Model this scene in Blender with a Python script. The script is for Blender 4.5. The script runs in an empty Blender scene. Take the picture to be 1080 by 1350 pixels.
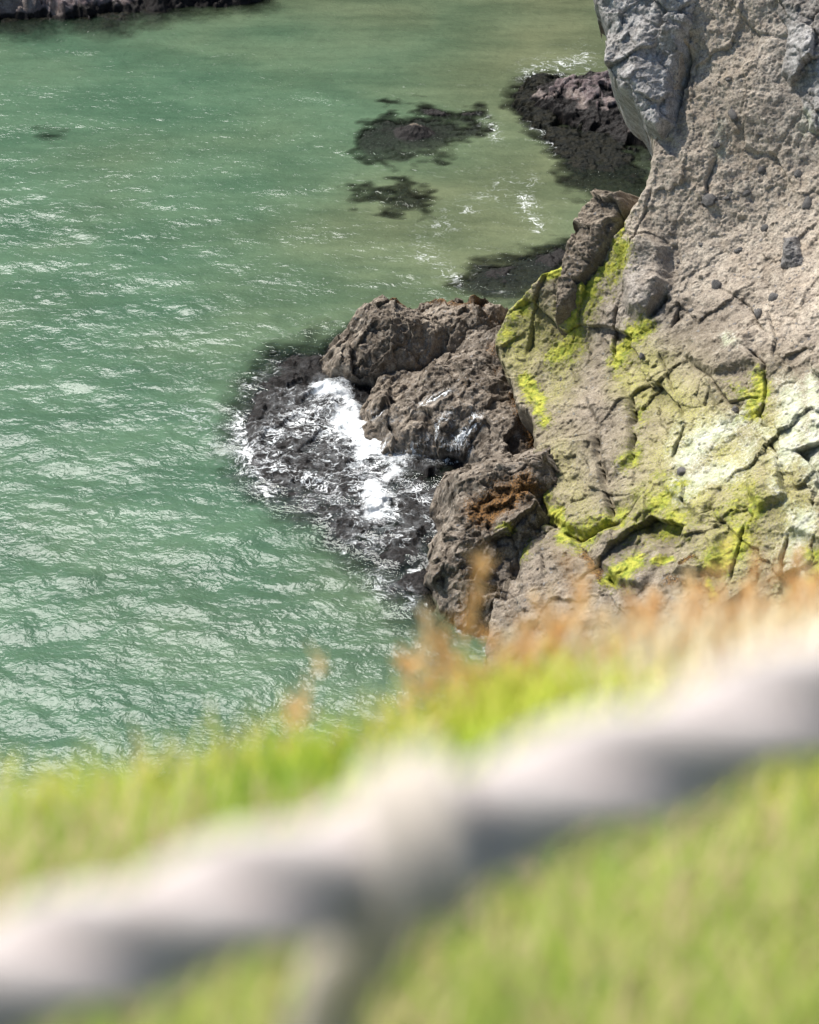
import bpy, math, random
import numpy as np
from mathutils import Vector

R = math.radians
scene = bpy.context.scene
rng = np.random.default_rng(7)

# ------------------------------------------------------------------ camera
CAM_H, PITCH, VFOV = 25.0, R(33.0), R(26.0)
W0, H0 = 1080.0, 1350.0
FPX = (H0 / 2) / math.tan(VFOV / 2)
cam_d = bpy.data.cameras.new('camera')
cam = bpy.data.objects.new('camera', cam_d)
scene.collection.objects.link(cam)
cam.location = (0, 0, CAM_H)
cam.rotation_euler = (R(90) - PITCH, 0, 0)
cam_d.sensor_fit = 'VERTICAL'
cam_d.lens = 70
cam_d.sensor_height = 2 * 70 * math.tan(VFOV / 2)
cam_d.clip_start = 0.05
cam_d.clip_end = 6000
cam_d.dof.use_dof = True
cam_d.dof.focus_distance = 45.0
cam_d.dof.aperture_fstop = 2.3
scene.camera = cam

# ------------------------------------------------------------------ sky, sun, exposure
SUN_EL, SUN_AZ = R(53), R(-76)          # azimuth measured from +Y towards +X
sun_dir = Vector((math.sin(SUN_AZ) * math.cos(SUN_EL), math.cos(SUN_AZ) * math.cos(SUN_EL), math.sin(SUN_EL)))
world = bpy.data.worlds.new('World')
scene.world = world
world.use_nodes = True
wt = world.node_tree
wt.nodes.clear()
w_out = wt.nodes.new('ShaderNodeOutputWorld')
w_bg = wt.nodes.new('ShaderNodeBackground')
w_sky = wt.nodes.new('ShaderNodeTexSky')
w_sky.sky_type = 'NISHITA'
w_sky.sun_disc = False
w_sky.sun_elevation = SUN_EL
w_sky.sun_rotation = SUN_AZ
w_sky.dust_density = 0.6
w_bg.inputs['Strength'].default_value = 0.125
wt.links.new(w_sky.outputs[0], w_bg.inputs[0])
# bright cloud bank out over the sea
w_tc = wt.nodes.new('ShaderNodeTexCoord')
w_no = wt.nodes.new('ShaderNodeTexNoise')
w_no.inputs['Scale'].default_value = 3.2
w_no.inputs['Detail'].default_value = 6
w_no.inputs['Roughness'].default_value = 0.6
wt.links.new(w_tc.outputs['Generated'], w_no.inputs['Vector'])
CL_EL, CL_AZ = R(53), R(-25)
cdir = Vector((math.sin(CL_AZ) * math.cos(CL_EL), math.cos(CL_AZ) * math.cos(CL_EL), math.sin(CL_EL)))
w_dot = wt.nodes.new('ShaderNodeVectorMath'); w_dot.operation = 'DOT_PRODUCT'
wt.links.new(w_tc.outputs['Generated'], w_dot.inputs[0])
w_dot.inputs[1].default_value = cdir
w_add = wt.nodes.new('ShaderNodeMath'); w_add.operation = 'MULTIPLY_ADD'
wt.links.new(w_no.outputs['Fac'], w_add.inputs[0])
w_add.inputs[1].default_value = 0.12
wt.links.new(w_dot.outputs['Value'], w_add.inputs[2])
w_map = wt.nodes.new('ShaderNodeMapRange'); w_map.interpolation_type = 'SMOOTHSTEP'
w_map.inputs['From Min'].default_value = math.cos(R(16)) + 0.06
w_map.inputs['From Max'].default_value = math.cos(R(15)) + 0.06
wt.links.new(w_add.outputs[0], w_map.inputs['Value'])
w_bg2 = wt.nodes.new('ShaderNodeBackground')
w_bg2.inputs['Color'].default_value = (1.0, 0.98, 0.95, 1)
w_bg2.inputs['Strength'].default_value = 18.0
w_mix = wt.nodes.new('ShaderNodeMixShader')
wt.links.new(w_map.outputs[0], w_mix.inputs[0])
wt.links.new(w_bg.outputs[0], w_mix.inputs[1])
wt.links.new(w_bg2.outputs[0], w_mix.inputs[2])
wt.links.new(w_mix.outputs[0], w_out.inputs[0])

sun_l = bpy.data.lights.new('sun', 'SUN')
sun_l.energy = 4.1
sun_l.angle = R(0.5)
sun_l.color = (1.0, 0.955, 0.88)
sun = bpy.data.objects.new('sun', sun_l)
scene.collection.objects.link(sun)
sun.rotation_euler = (-sun_dir).to_track_quat('-Z', 'Y').to_euler()
sun.location = (-20, 10, 60)
scene.view_settings.view_transform = 'Standard'
scene.view_settings.look = 'None'
scene.view_settings.exposure = 0.32
scene.view_settings.gamma = 1.0
scene.view_settings.use_curve_mapping = False
scene.cycles.max_bounces = 6
scene.cycles.transparent_max_bounces = 8
scene.cycles.caustics_reflective = False
scene.cycles.caustics_refractive = False

# ------------------------------------------------------------------ maths
CP, SP = math.cos(PITCH), math.sin(PITCH)
CAM = np.array([0, 0, CAM_H])
def ray(px, py):
    u, v = (px - W0 / 2) / FPX, (H0 / 2 - py) / FPX
    return np.array([u, CP + v * SP, -SP + v * CP])
def at_z(px, py, z):
    d = ray(px, py); return CAM + d * ((z - CAM_H) / d[2])
def at_d(px, py, dist):
    return CAM + ray(px, py) * dist
def proj(P):
    q = P - CAM
    dep = q[:, 1] * CP - q[:, 2] * SP
    up = q[:, 1] * SP + q[:, 2] * CP
    dep = np.maximum(dep, 0.01)
    return W0 / 2 + FPX * q[:, 0] / dep, H0 / 2 - FPX * up / dep
def hit_plane(px, py, O, N):
    d = ray(px, py)
    return CAM + d * (np.dot(N, O - CAM) / np.dot(N, d))

def _h(ix, iy, iz, seed):
    n = (ix.astype(np.uint32) * np.uint32(374761393) + iy.astype(np.uint32) * np.uint32(668265263)
         + iz.astype(np.uint32) * np.uint32(2147483647 - 5) + np.uint32((seed * 974711) & 0xffffffff))
    n = (n ^ (n >> np.uint32(13))) * np.uint32(1274126177)
    n = (n ^ (n >> np.uint32(16))) * np.uint32(2246822519)
    return n ^ (n >> np.uint32(15))
def hf(ix, iy, iz, seed):
    return (_h(ix, iy, iz, seed) & np.uint32(0xffffff)).astype(np.float32) / np.float32(0xffffff)
GR = np.array([(1,1,0),(-1,1,0),(1,-1,0),(-1,-1,0),(1,0,1),(-1,0,1),(1,0,-1),(-1,0,-1),
               (0,1,1),(0,-1,1),(0,1,-1),(0,-1,-1),(1,1,0),(-1,1,0),(0,-1,1),(0,-1,-1)], dtype=np.float32)
def perlin(P, seed=0):
    P = P.astype(np.float32)
    f = np.floor(P); I = f.astype(np.int32); t = P - f
    w = t * t * t * (t * (t * 6 - 15) + 10)
    out = np.zeros(len(P), dtype=np.float32)
    for dx in (0, 1):
        wx = w[:, 0] if dx else 1 - w[:, 0]
        for dy in (0, 1):
            wy = w[:, 1] if dy else 1 - w[:, 1]
            for dz in (0, 1):
                wz = w[:, 2] if dz else 1 - w[:, 2]
                g = GR[_h(I[:, 0] + dx, I[:, 1] + dy, I[:, 2] + dz, seed) & np.uint32(15)]
                out += wx * wy * wz * (g[:, 0] * (t[:, 0] - dx) + g[:, 1] * (t[:, 1] - dy) + g[:, 2] * (t[:, 2] - dz))
    return out
def fbm(P, freq, octs, seed=0, gain=0.5, ridged=False):
    out = np.zeros(len(P), dtype=np.float32); a = 1.0; tot = 0
    for o in range(octs):
        n = perlin(P * freq + 17.3 * o, seed + o)
        if ridged: n = 0.5 - 1.6 * np.abs(n)
        out += a * n; tot += a; a *= gain; freq *= 2.03
    return out / tot
def voro2(a, b, seed=0):
    ia, ib = np.floor(a).astype(np.int32), np.floor(b).astype(np.int32)
    F1 = np.full(len(a), 9, np.float32); F2 = F1.copy(); r = np.zeros(len(a), np.float32)
    ca = r.copy(); cb = r.copy()
    z = np.zeros(len(a), np.int32)
    for i in (-1, 0, 1):
        for j in (-1, 0, 1):
            x, y = ia + i, ib + j
            h1 = hf(x, y, z, seed); h2 = hf(x, y, z, seed + 1)
            da, db = x + h1 - a, y + h2 - b
            d = np.sqrt(da * da + db * db).astype(np.float32)
            c = d < F1
            F2 = np.where(c, F1, np.minimum(F2, d))
            r = np.where(c, hf(x, y, z, seed + 2), r)
            ca = np.where(c, -da, ca); cb = np.where(c, -db, cb)
            F1 = np.where(c, d, F1)
    return F1, F2, r, ca, cb
def sstep(a, b, x):
    t = np.clip((x - a) / (b - a), 0, 1); return t * t * (3 - 2 * t)
def seg_dist(px, py, pts):
    """distance to a polyline and the position along it"""
    D = np.full(len(px), 1e9, np.float32)
    for (x0, y0), (x1, y1) in zip(pts[:-1], pts[1:]):
        vx, vy = x1 - x0, y1 - y0
        t = np.clip(((px - x0) * vx + (py - y0) * vy) / (vx * vx + vy * vy + 1e-9), 0, 1)
        D = np.minimum(D, np.hypot(px - x0 - t * vx, py - y0 - t * vy))
    return D
def poly_sd(px, py, pts):
    D = seg_dist(px, py, pts + [pts[0]])
    ins = np.zeros(len(px), bool)
    for (x0, y0), (x1, y1) in zip(pts, pts[1:] + [pts[0]]):
        c = (y0 > py) != (y1 > py)
        xi = x0 + (py - y0) * (x1 - x0) / ((y1 - y0) if y1 != y0 else 1e-9)
        ins ^= c & (px < xi)
    return np.where(ins, D, -D)

# ------------------------------------------------------------------ object helpers
def link_mesh(name, V, F, mat, smooth=True, attrs=None, parent=None):
    me = bpy.data.meshes.new(name)
    V = np.ascontiguousarray(V, dtype=np.float32); F = np.ascontiguousarray(F, dtype=np.int32)
    k = F.shape[1]
    me.vertices.add(len(V)); me.vertices.foreach_set('co', V.ravel())
    me.loops.add(F.size); me.loops.foreach_set('vertex_index', F.ravel())
    me.polygons.add(len(F))
    me.polygons.foreach_set('loop_start', np.arange(0, F.size, k, dtype=np.int32))
    me.polygons.foreach_set('loop_total', np.full(len(F), k, dtype=np.int32))
    me.update(calc_edges=True)
    if smooth: me.polygons.foreach_set('use_smooth', np.ones(len(F), bool))
    for nm, arr in (attrs or {}).items():
        at = me.attributes.new(nm, 'FLOAT_COLOR', 'POINT')
        at.data.foreach_set('color', np.ascontiguousarray(arr, dtype=np.float32).ravel())
    me.materials.append(mat)
    o = bpy.data.objects.new(name, me)
    scene.collection.objects.link(o)
    if parent: o.parent = parent
    return o
def tag(o, label=None, cat=None, group=None, kind=None):
    if label: o['label'] = label
    if cat: o['category'] = cat
    if group: o['group'] = group
    if kind: o['kind'] = kind
    return o
def grid_faces(na, nb, keep=None):
    i = np.arange(na * nb).reshape(nb, na)
    F = np.stack([i[:-1, :-1], i[:-1, 1:], i[1:, 1:], i[1:, :-1]], -1).reshape(-1, 4)
    if keep is not None: F = F[keep[F].all(1)]
    return F
def compact(V, F, attrs):
    used = np.zeros(len(V), bool); used[F.ravel()] = True
    idx = np.cumsum(used) - 1
    return V[used], idx[F], {k: a[used] for k, a in attrs.items()}

# ------------------------------------------------------------------ node helper
class NT:
    def __init__(s, name):
        s.m = bpy.data.materials.new(name); s.m.use_nodes = True
        s.t = s.m.node_tree; s.t.nodes.clear()
        s.out = s.t.nodes.new('ShaderNodeOutputMaterial')
        s.pos = s.n('ShaderNodeTexCoord').outputs['Object']
    def n(s, ty, **kw):
        nd = s.t.nodes.new(ty)
        for k, v in kw.items(): setattr(nd, k, v)
        return nd
    def set(s, sock, v):
        if hasattr(v, 'is_output'): s.t.links.new(v, sock)
        elif isinstance(v, tuple) and len(v) == 3 and sock.type == 'RGBA': sock.default_value = (*v, 1)
        else: sock.default_value = v
    def math(s, op, a, b=0.0, c=0.0, clamp=False):
        nd = s.n('ShaderNodeMath', operation=op, use_clamp=clamp)
        for i, v in enumerate((a, b, c)): s.set(nd.inputs[i], v)
        return nd.outputs[0]
    def mix(s, f, a, b, mode='MIX'):
        nd = s.n('ShaderNodeMix', data_type='RGBA', blend_type=mode)
        s.set(nd.inputs[0], f); s.set(nd.inputs[6], a); s.set(nd.inputs[7], b)
        return nd.outputs[2]
    def noise(s, scale, detail=4, rough=0.55, vec=None, dist=0.0, color=False):
        nd = s.n('ShaderNodeTexNoise')
        nd.inputs['Scale'].default_value = scale; nd.inputs['Detail'].default_value = detail
        nd.inputs['Roughness'].default_value = rough; nd.inputs['Distortion'].default_value = dist
        s.set(nd.inputs['Vector'], vec if vec is not None else s.pos)
        return nd.outputs['Color' if color else 'Fac']
    def voro(s, scale, feature='F1', vec=None, out='Distance', rand=1.0):
        nd = s.n('ShaderNodeTexVoronoi', feature=feature)
        nd.inputs['Scale'].default_value = scale; nd.inputs['Randomness'].default_value = rand
        s.set(nd.inputs['Vector'], vec if vec is not None else s.pos)
        return nd.outputs[out]
    def ss(s, v, a, b, lo=0.0, hi=1.0):
        nd = s.n('ShaderNodeMapRange', interpolation_type='SMOOTHSTEP')
        s.set(nd.inputs[0], v)
        for i, q in enumerate((a, b, lo, hi)): s.set(nd.inputs[i + 1], q)
        return nd.outputs[0]
    def scale_vec(s, v, sc, rot=(0, 0, 0)):
        nd = s.n('ShaderNodeMapping'); s.set(nd.inputs['Vector'], v)
        nd.inputs['Scale'].default_value = sc; nd.inputs['Rotation'].default_value = rot
        return nd.outputs[0]
    def warp(s, v, scale, amt):
        nz = s.noise(scale, 3, 0.5, v, color=True)
        a = s.n('ShaderNodeVectorMath', operation='SUBTRACT'); s.set(a.inputs[0], nz); a.inputs[1].default_value = (.5, .5, .5)
        b = s.n('ShaderNodeVectorMath', operation='MULTIPLY_ADD')
        s.set(b.inputs[0], a.outputs[0]); b.inputs[1].default_value = (amt,) * 3; s.set(b.inputs[2], v)
        return b.outputs[0]
    def attr(s, name):
        a = s.n('ShaderNodeAttribute', attribute_name=name)
        sp = s.n('ShaderNodeSeparateColor'); s.t.links.new(a.outputs['Color'], sp.inputs[0])
        return sp.outputs[0], sp.outputs[1], sp.outputs[2], a.outputs['Alpha']
    def bump(s, h, strength, dist, normal=None):
        nd = s.n('ShaderNodeBump'); s.set(nd.inputs['Strength'], strength); nd.inputs['Distance'].default_value = dist
        s.set(nd.inputs['Height'], h)
        if normal is not None: s.set(nd.inputs['Normal'], normal)
        return nd.outputs[0]
    def bsdf(s, col, rough=0.9, normal=None, spec=0.3, sheen=None):
        b = s.n('ShaderNodeBsdfPrincipled')
        s.set(b.inputs['Base Color'], col); s.set(b.inputs['Roughness'], rough)
        s.set(b.inputs['Specular IOR Level'], spec)
        if normal is not None: s.set(b.inputs['Normal'], normal)
        return b
    def done(s, sh):
        s.t.links.new(sh, s.out.inputs['Surface']); return s.m

# ------------------------------------------------------------------ materials
def rock_material(name, c_lo, c_mid, c_hi, purple=False):
    """masks m1 = moss, white lichen, rust weed, wet ; m2 = yellow film, grey stone, beige, spare"""
    t = NT(name)
    moss, white, rust, wet = t.attr('m1')
    yel, grey, beige, dark = t.attr('m2')
    n_big = t.noise(0.9, 6, 0.6)
    n_mid = t.noise(5.0, 6, 0.65)
    n_fine = t.noise(26.0, 5, 0.7)
    n_grain = t.noise(90.0, 3, 0.6)
    base = t.mix(t.ss(n_big, .35, .65), c_lo, c_mid)
    base = t.mix(t.ss(n_mid, .45, .68, 0, .8), base, c_hi)
    bei = t.mix(t.ss(n_mid, .3, .7), (.35, .295, .235), (.50, .435, .35))
    bei = t.mix(t.ss(t.noise(1.6, 4, .6), .5, .7, 0, .6), bei, (.37, .30, .225))
    bei = t.mix(t.ss(t.noise(2.7, 7, .7), .50, .72, 0, .75), bei, (.205, .178, .15))
    base = t.mix(beige, base, bei)
    gr = t.mix(t.ss(n_mid, .35, .68), (.25, .24, .23), (.47, .455, .435))
    base = t.mix(grey, base, gr)
    base = t.mix(t.ss(n_fine, .40, .66, 0, .75), base, t.mix(1.0, base, (.45, .43, .43), 'MULTIPLY'))
    base = t.mix(t.ss(n_grain, .5, .75, 0, .4), base, t.mix(1.0, base, (1.5, 1.48, 1.42), 'MULTIPLY'))
    # small dark and pale clasts set in the ash
    vec = t.warp(t.pos, 6.0, .12)
    vd = t.voro(7.5, vec=vec); vc = t.voro(7.5, vec=vec, out='Color')
    sepv = t.n('ShaderNodeSeparateColor'); t.t.links.new(vc, sepv.inputs[0])
    clast = t.math('MULTIPLY', t.ss(vd, .26, .20), t.ss(sepv.outputs[0], .70, .74))
    vd2 = t.voro(19.0, vec=vec); vc2 = t.voro(19.0, vec=vec, out='Color')
    sepw = t.n('ShaderNodeSeparateColor'); t.t.links.new(vc2, sepw.inputs[0])
    clast2 = t.math('MULTIPLY', t.ss(vd2, .30, .24), t.ss(sepw.outputs[0], .78, .82))
    cl = t.math('MAXIMUM', clast, clast2)
    clc = t.mix(sepv.outputs[1], (.10, .10, .105), (.24, .225, .21))
    base = t.mix(t.math('MULTIPLY', cl, t.math('SUBTRACT', .85, t.math('MULTIPLY', grey, .8))), base, clc)
    # yellow film, moss, lichen, weed
    spk = t.ss(t.noise(34.0, 4, .65), .36, .62)
    yf = t.math('MULTIPLY', yel, t.math('MULTIPLY_ADD', spk, .75, .22))
    base = t.mix(t.math('MINIMUM', yf, .85), base, (.37, .36, .085))
    wp = t.ss(t.math('ADD', white, t.math('MULTIPLY', t.math('SUBTRACT', t.noise(20.0, 7, .78), .5), 1.8)), .16, .78)
    base = t.mix(t.math('MULTIPLY', wp, .95), base, t.mix(t.ss(n_mid, .4, .65), (.37, .39, .27), (.52, .51, .43)))
    rp = t.ss(t.math('ADD', rust, t.math('MULTIPLY', t.math('SUBTRACT', t.noise(38.0, 4, .7), .5), 1.4)), .38, .62)
    base = t.mix(rp, base, t.mix(t.ss(n_fine, .42, .6), (.03, .02, .012), (.20, .10, .03)))
    mp = t.ss(t.math('ADD', moss, t.math('MULTIPLY', t.math('SUBTRACT', t.noise(13.0, 9, .8), .5), 2.4)), .22, .80)
    mc = t.mix(t.ss(t.noise(7.0, 7, .72), .34, .66), (.15, .19, .025), (.43, .41, .065))
    base = t.mix(mp, base, mc)
    # sea-blackened, wet rock
    wn = t.ss(t.math('ADD', wet, t.math('MULTIPLY', t.math('SUBTRACT', n_mid, .5), .7)), .35, .65)
    base = t.mix(wn, base, t.mix(t.ss(n_fine, .4, .66), (.003, .003, .003), (.020, .015, .013)))
    h = t.math('ADD', t.math('MULTIPLY', n_fine, .6), t.math('MULTIPLY', n_grain, .28))
    h = t.math('ADD', h, t.math('MULTIPLY', cl, .35))
    h = t.math('ADD', h, t.math('MULTIPLY', mp, t.math('MULTIPLY', t.noise(60.0, 3, .7), .3)))
    nor = t.bump(h, .9, .05)
    rg = t.math('SUBTRACT', .92, t.math('MULTIPLY', wn, .45))
    return t.done(t.bsdf(base, rg, nor, t.math('SUBTRACT', .25, t.math('MULTIPLY', wn, .12))).outputs[0])

M_cliff = rock_material('volcanic_ash_rock', (.135, .11, .082), (.205, .168, .128), (.30, .255, .20))
M_tide = rock_material('tidal_rock', (.075, .059, .044), (.18, .147, .113), (.34, .292, .238))
M_purple = rock_material('purple_rock', (.085, .062, .062), (.15, .115, .115), (.27, .23, .225))
M_dark = rock_material('dark_stone', (.13, .125, .12), (.19, .18, .17), (.28, .265, .25))

def kelp_material():
    t = NT('black_kelp')
    c = t.mix(t.ss(t.noise(6, 5, .6), .4, .62), (.002, .003, .002), (.012, .011, .006))
    nor = t.bump(t.noise(22, 4, .7, t.scale_vec(t.pos, (.35, 1, 1))), .9, .06)
    return t.done(t.bsdf(c, .5, nor, .08).outputs[0])
M_kelp = kelp_material()

# ------------------------------------------------------------------ relief builder for every rock
LOW = []          # low-lying vertices, for the depth of water over them
def relief(name, outline, org, tilt, yaw, step, shape, mat, planes=None, warp=6.0, warp_f=1.0,
           drop=2.2, soft=10.0, cut=3.0, margin=1.2, paint=None, collect=True, seed=0, keep_data=None, streak=0):
    t, f = R(tilt), R(yaw)
    face = np.array([-math.sin(f), -math.cos(f), 0])
    X = np.array([math.cos(f), -math.sin(f), 0])
    N = math.sin(t) * face + math.cos(t) * np.array([0, 0, 1.0])
    S = np.cross(N, X)
    O = np.array(org, float)
    pl = planes or [(O, N)]
    A, B = [], []
    for (x, y) in outline:
        for (po, pn) in pl:
            q = hit_plane(x, y, po, pn) - O
            A.append(q @ X); B.append(q @ S)
    a = np.arange(min(A) - margin, max(A) + margin, step); b = np.arange(min(B) - margin, max(B) + margin, step)
    aa, bb = np.meshgrid(a, b); aa = aa.ravel(); bb = bb.ravel()
    P0 = O + aa[:, None] * X + bb[:, None] * S
    n0 = np.full(len(aa), -1e9)
    for (po, pn) in pl:
        nk = ((po - P0) @ pn) / (N @ pn)
        d = np.clip(np.abs(n0 - nk), 0, .8)
        n0 = np.maximum(n0, nk) + np.where(n0 > -1e8, (.8 - d) ** 2 / 3.2, 0)
    P1 = P0 + n0[:, None] * N
    px, py = proj(P1)
    wx = fbm(P1, warp_f, 4, 50 + seed) * warp * 3; wy = fbm(P1 + 31.7, warp_f, 4, 60 + seed) * warp * 3
    pxw, pyw = px + wx, py + wy
    sd = poly_sd(pxw, pyw, outline)
    if streak: sd = sd + streak * (fbm(P1 * np.array([.55, 2.2, 1]), 1.6, 5, 80 + seed, .65) * 2 - .1)
    scale = np.linalg.norm(P1 - CAM, axis=1) / FPX           # metres per pixel there
    dn = shape(P1, px, py, pxw, pyw, sd, aa, bb, scale)
    x = (soft - sd) / soft
    dn = dn - np.where(x > 0, (x * x / (1 + x)) , 0) * soft * scale * drop
    P = P1 + dn[:, None] * N
    keep = dn > -cut
    m = paint(P, px, py, pxw + 9 * fbm(P1, 3.5, 4, 70), pyw + 9 * fbm(P1 + 3, 3.5, 4, 71), sd, scale) if paint else {}
    if 'moss' in m: m['moss'] = np.clip(m['moss'] * (1.05 + 1.2 * fbm(P1, 2.2, 4, 73)), 0, 1.2)
    m1 = np.zeros((len(P), 4), np.float32); m2 = m1.copy()
    for k, v in m.items():
        c = ('moss', 'white', 'rust', 'wet', 'yel', 'grey', 'beige', 'dark').index(k)
        (m1 if c < 4 else m2)[:, c % 4] = v
    F = grid_faces(len(a), len(b), keep)
    if collect:
        s = keep & (P[:, 2] < 1.2); LOW.append(P[s])
    if keep_data is not None: keep_data.update(P=P, px=px, py=py, sd=sd, na=len(a), nb=len(b))
    V, F, at = compact(P, F, {'m1': m1, 'm2': m2})
    return link_mesh(name, V, F, mat, True, at)

def strokes(px, py, lst):
    """soft mask from strokes (points, half width, strength)"""
    o = np.zeros(len(px), np.float32)
    for pts, w, s in lst:
        pts = [tuple(p) for p in pts]
        if len(pts) == 1: pts = pts + [(pts[0][0] + .1, pts[0][1])]
        xs = [p[0] for p in pts]; ys = [p[1] for p in pts]
        i = np.where((px > min(xs) - 3 * w) & (px < max(xs) + 3 * w) & (py > min(ys) - 3 * w) & (py < max(ys) + 3 * w))[0]
        if len(i) == 0: continue
        d = seg_dist(px[i], py[i], pts)
        o[i] = np.maximum(o[i], s * np.exp(-(d / w) ** 1.5))
    return o
def rough_rock(P, amp, f, seed, ridged=.5):
    return amp * (fbm(P, f, 6, seed) * 1.6 + ridged * fbm(P, f * 1.7, 5, seed + 9, ridged=True))
def facets(P, aa, bb, size, seed, step_h, tilt_h, crack, crack_w=.05):
    wa = aa + .16 * size * fbm(P, 1.3 / size, 3, seed + 5) * 2; wb = bb + .16 * size * fbm(P + 9, 1.3 / size, 3, seed + 6) * 2
    F1, F2, r, ca, cb = voro2(wa / size, wb / size, seed)
    r2 = (r * 7.31) % 1.0; r3 = (r * 13.7) % 1.0
    return step_h * (r - .5) + tilt_h * (ca * (r2 - .5) + cb * (r3 - .5)) * 2 - crack * np.exp(-((F2 - F1) / crack_w) ** 2)
def pebbles(P, aa, bb, size, seed, h, prob):
    wa = aa + size * .5 * fbm(P, 1.5 / size, 2, seed + 5); wb = bb + size * .5 * fbm(P + 5, 1.5 / size, 2, seed + 6)
    F1, F2, r, ca, cb = voro2(wa / size, wb / size, seed)
    rad = .18 + .22 * ((r * 9.7) % 1.0)
    return np.where(r < prob, h * np.sqrt(np.clip(1 - (F1 / rad) ** 2, 0, 1)), 0) - np.where(r > 1 - prob * .7, h * .7 * np.clip(1 - (F1 / rad) ** 2, 0, 1), 0)

# ------------------------------------------------------------------ the cliff
nrm = lambda v: np.array(v, float) / np.linalg.norm(v)
LP_O, LP_N = np.array([2.0, 34.5, 1.0]), nrm((-.537, -.13, .833))        # mossy ramp
UP_O, UP_N = hit_plane(850, 400, LP_O, LP_N), nrm((-.373, -.80, .469))   # steep wall above it
cliff_outline = [(800, -170), (835, 60), (850, 150), (853, 215), (842, 248), (815, 290), (785, 318), (745, 335), (712, 352), (690, 380), (662, 402),
                 (640, 440), (655, 500), (690, 560), (700, 610), (690, 680), (672, 745), (650, 800), (640, 880), (640, 1010), (1420, 1010), (1420, -170)]
cracks = [([(785, 570), (793, 612), (803, 655), (811, 690)], 3.2, .30), ([(828, 520), (834, 565), (836, 612)], 3.2, .30),
          ([(740, 577), (785, 569)], 2.5, .12), ([(822, 398), (812, 440), (808, 485), (815, 500)], 3, .20),
          ([(868, 455), (880, 500), (905, 560), (885, 610)], 2.5, .14), ([(978, 455), (1008, 480), (1002, 530), (990, 560), (1025, 600), (1042, 650)], 3, .20),
          ([(708, 690), (716, 730), (722, 780)], 3, .2), ([(765, 722), (790, 745), (812, 775)], 4, .3), ([(690, 715), (716, 688), (762, 712), (820, 690)], 4.5, .22),
          ([(883, 388), (868, 408), (852, 428)], 5, .45), ([(900, 392), (886, 432)], 3, .25), ([(822, 690), (850, 660), (862, 640)], 3, .15),
          ([(860, 250), (850, 290), (835, 330)], 2.5, .15), ([(945, 200), (930, 240), (935, 262)], 2.5, .13), ([(1010, 440), (985, 400), (950, 380)], 2.5, .12),
          ([(905, 60), (893, 110), (884, 155), (870, 176)], 6, .5), ([(890, 130), (925, 120)], 2.5, .15), ([(735, 418), (760, 380), (800, 335)], 4, .3),
          ([(985, 690), (970, 730), (960, 770)], 3, .16), ([(915, 720), (935, 690), (975, 690)], 2.5, .12), ([(725, 350), (700, 410), (690, 470)], 3, .15),
          ([(1005, 520), (960, 530), (940, 500), (900, 470)], 2.5, .10), ([(760, 430), (745, 470), (760, 520)], 2.5, .10), ([(1040, 700), (1028, 740), (1030, 800)], 3, .2)]
blocks = [([(828, 312), (858, 300), (884, 326), (890, 378), (870, 412), (850, 430), (830, 416), (821, 372)], .38, 26),
          ([(735, 579), (785, 569), (800, 630), (812, 690), (770, 706), (720, 683), (712, 640)], .20, 12),
          ([(770, 520), (828, 520), (836, 605), (803, 640), (788, 565)], .16, 10),
          ([(700, 705), (755, 720), (800, 765), (810, 830), (690, 830), (680, 740)], .18, 18),
          ([(800, 700), (850, 690), (880, 730), (850, 780), (815, 770), (780, 735)], .25, 18),
          ([(880, 600), (960, 640), (930, 690), (870, 640)], .14, 14), ([(905, 690), (960, 700), (950, 760), (890, 760)], .25, 18),
          ([(1000, 600), (1035, 610), (1045, 660), (1005, 680), (985, 640)], .22, 14), ([(910, 440), (985, 430), (1000, 480), (940, 500), (900, 470)], .18, 16),
          ([(1045, 650), (1085, 640), (1090, 720), (1040, 700)], .2, 12), ([(930, 500), (975, 495), (1000, 540), (950, 560)], .12, 10)]
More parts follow.
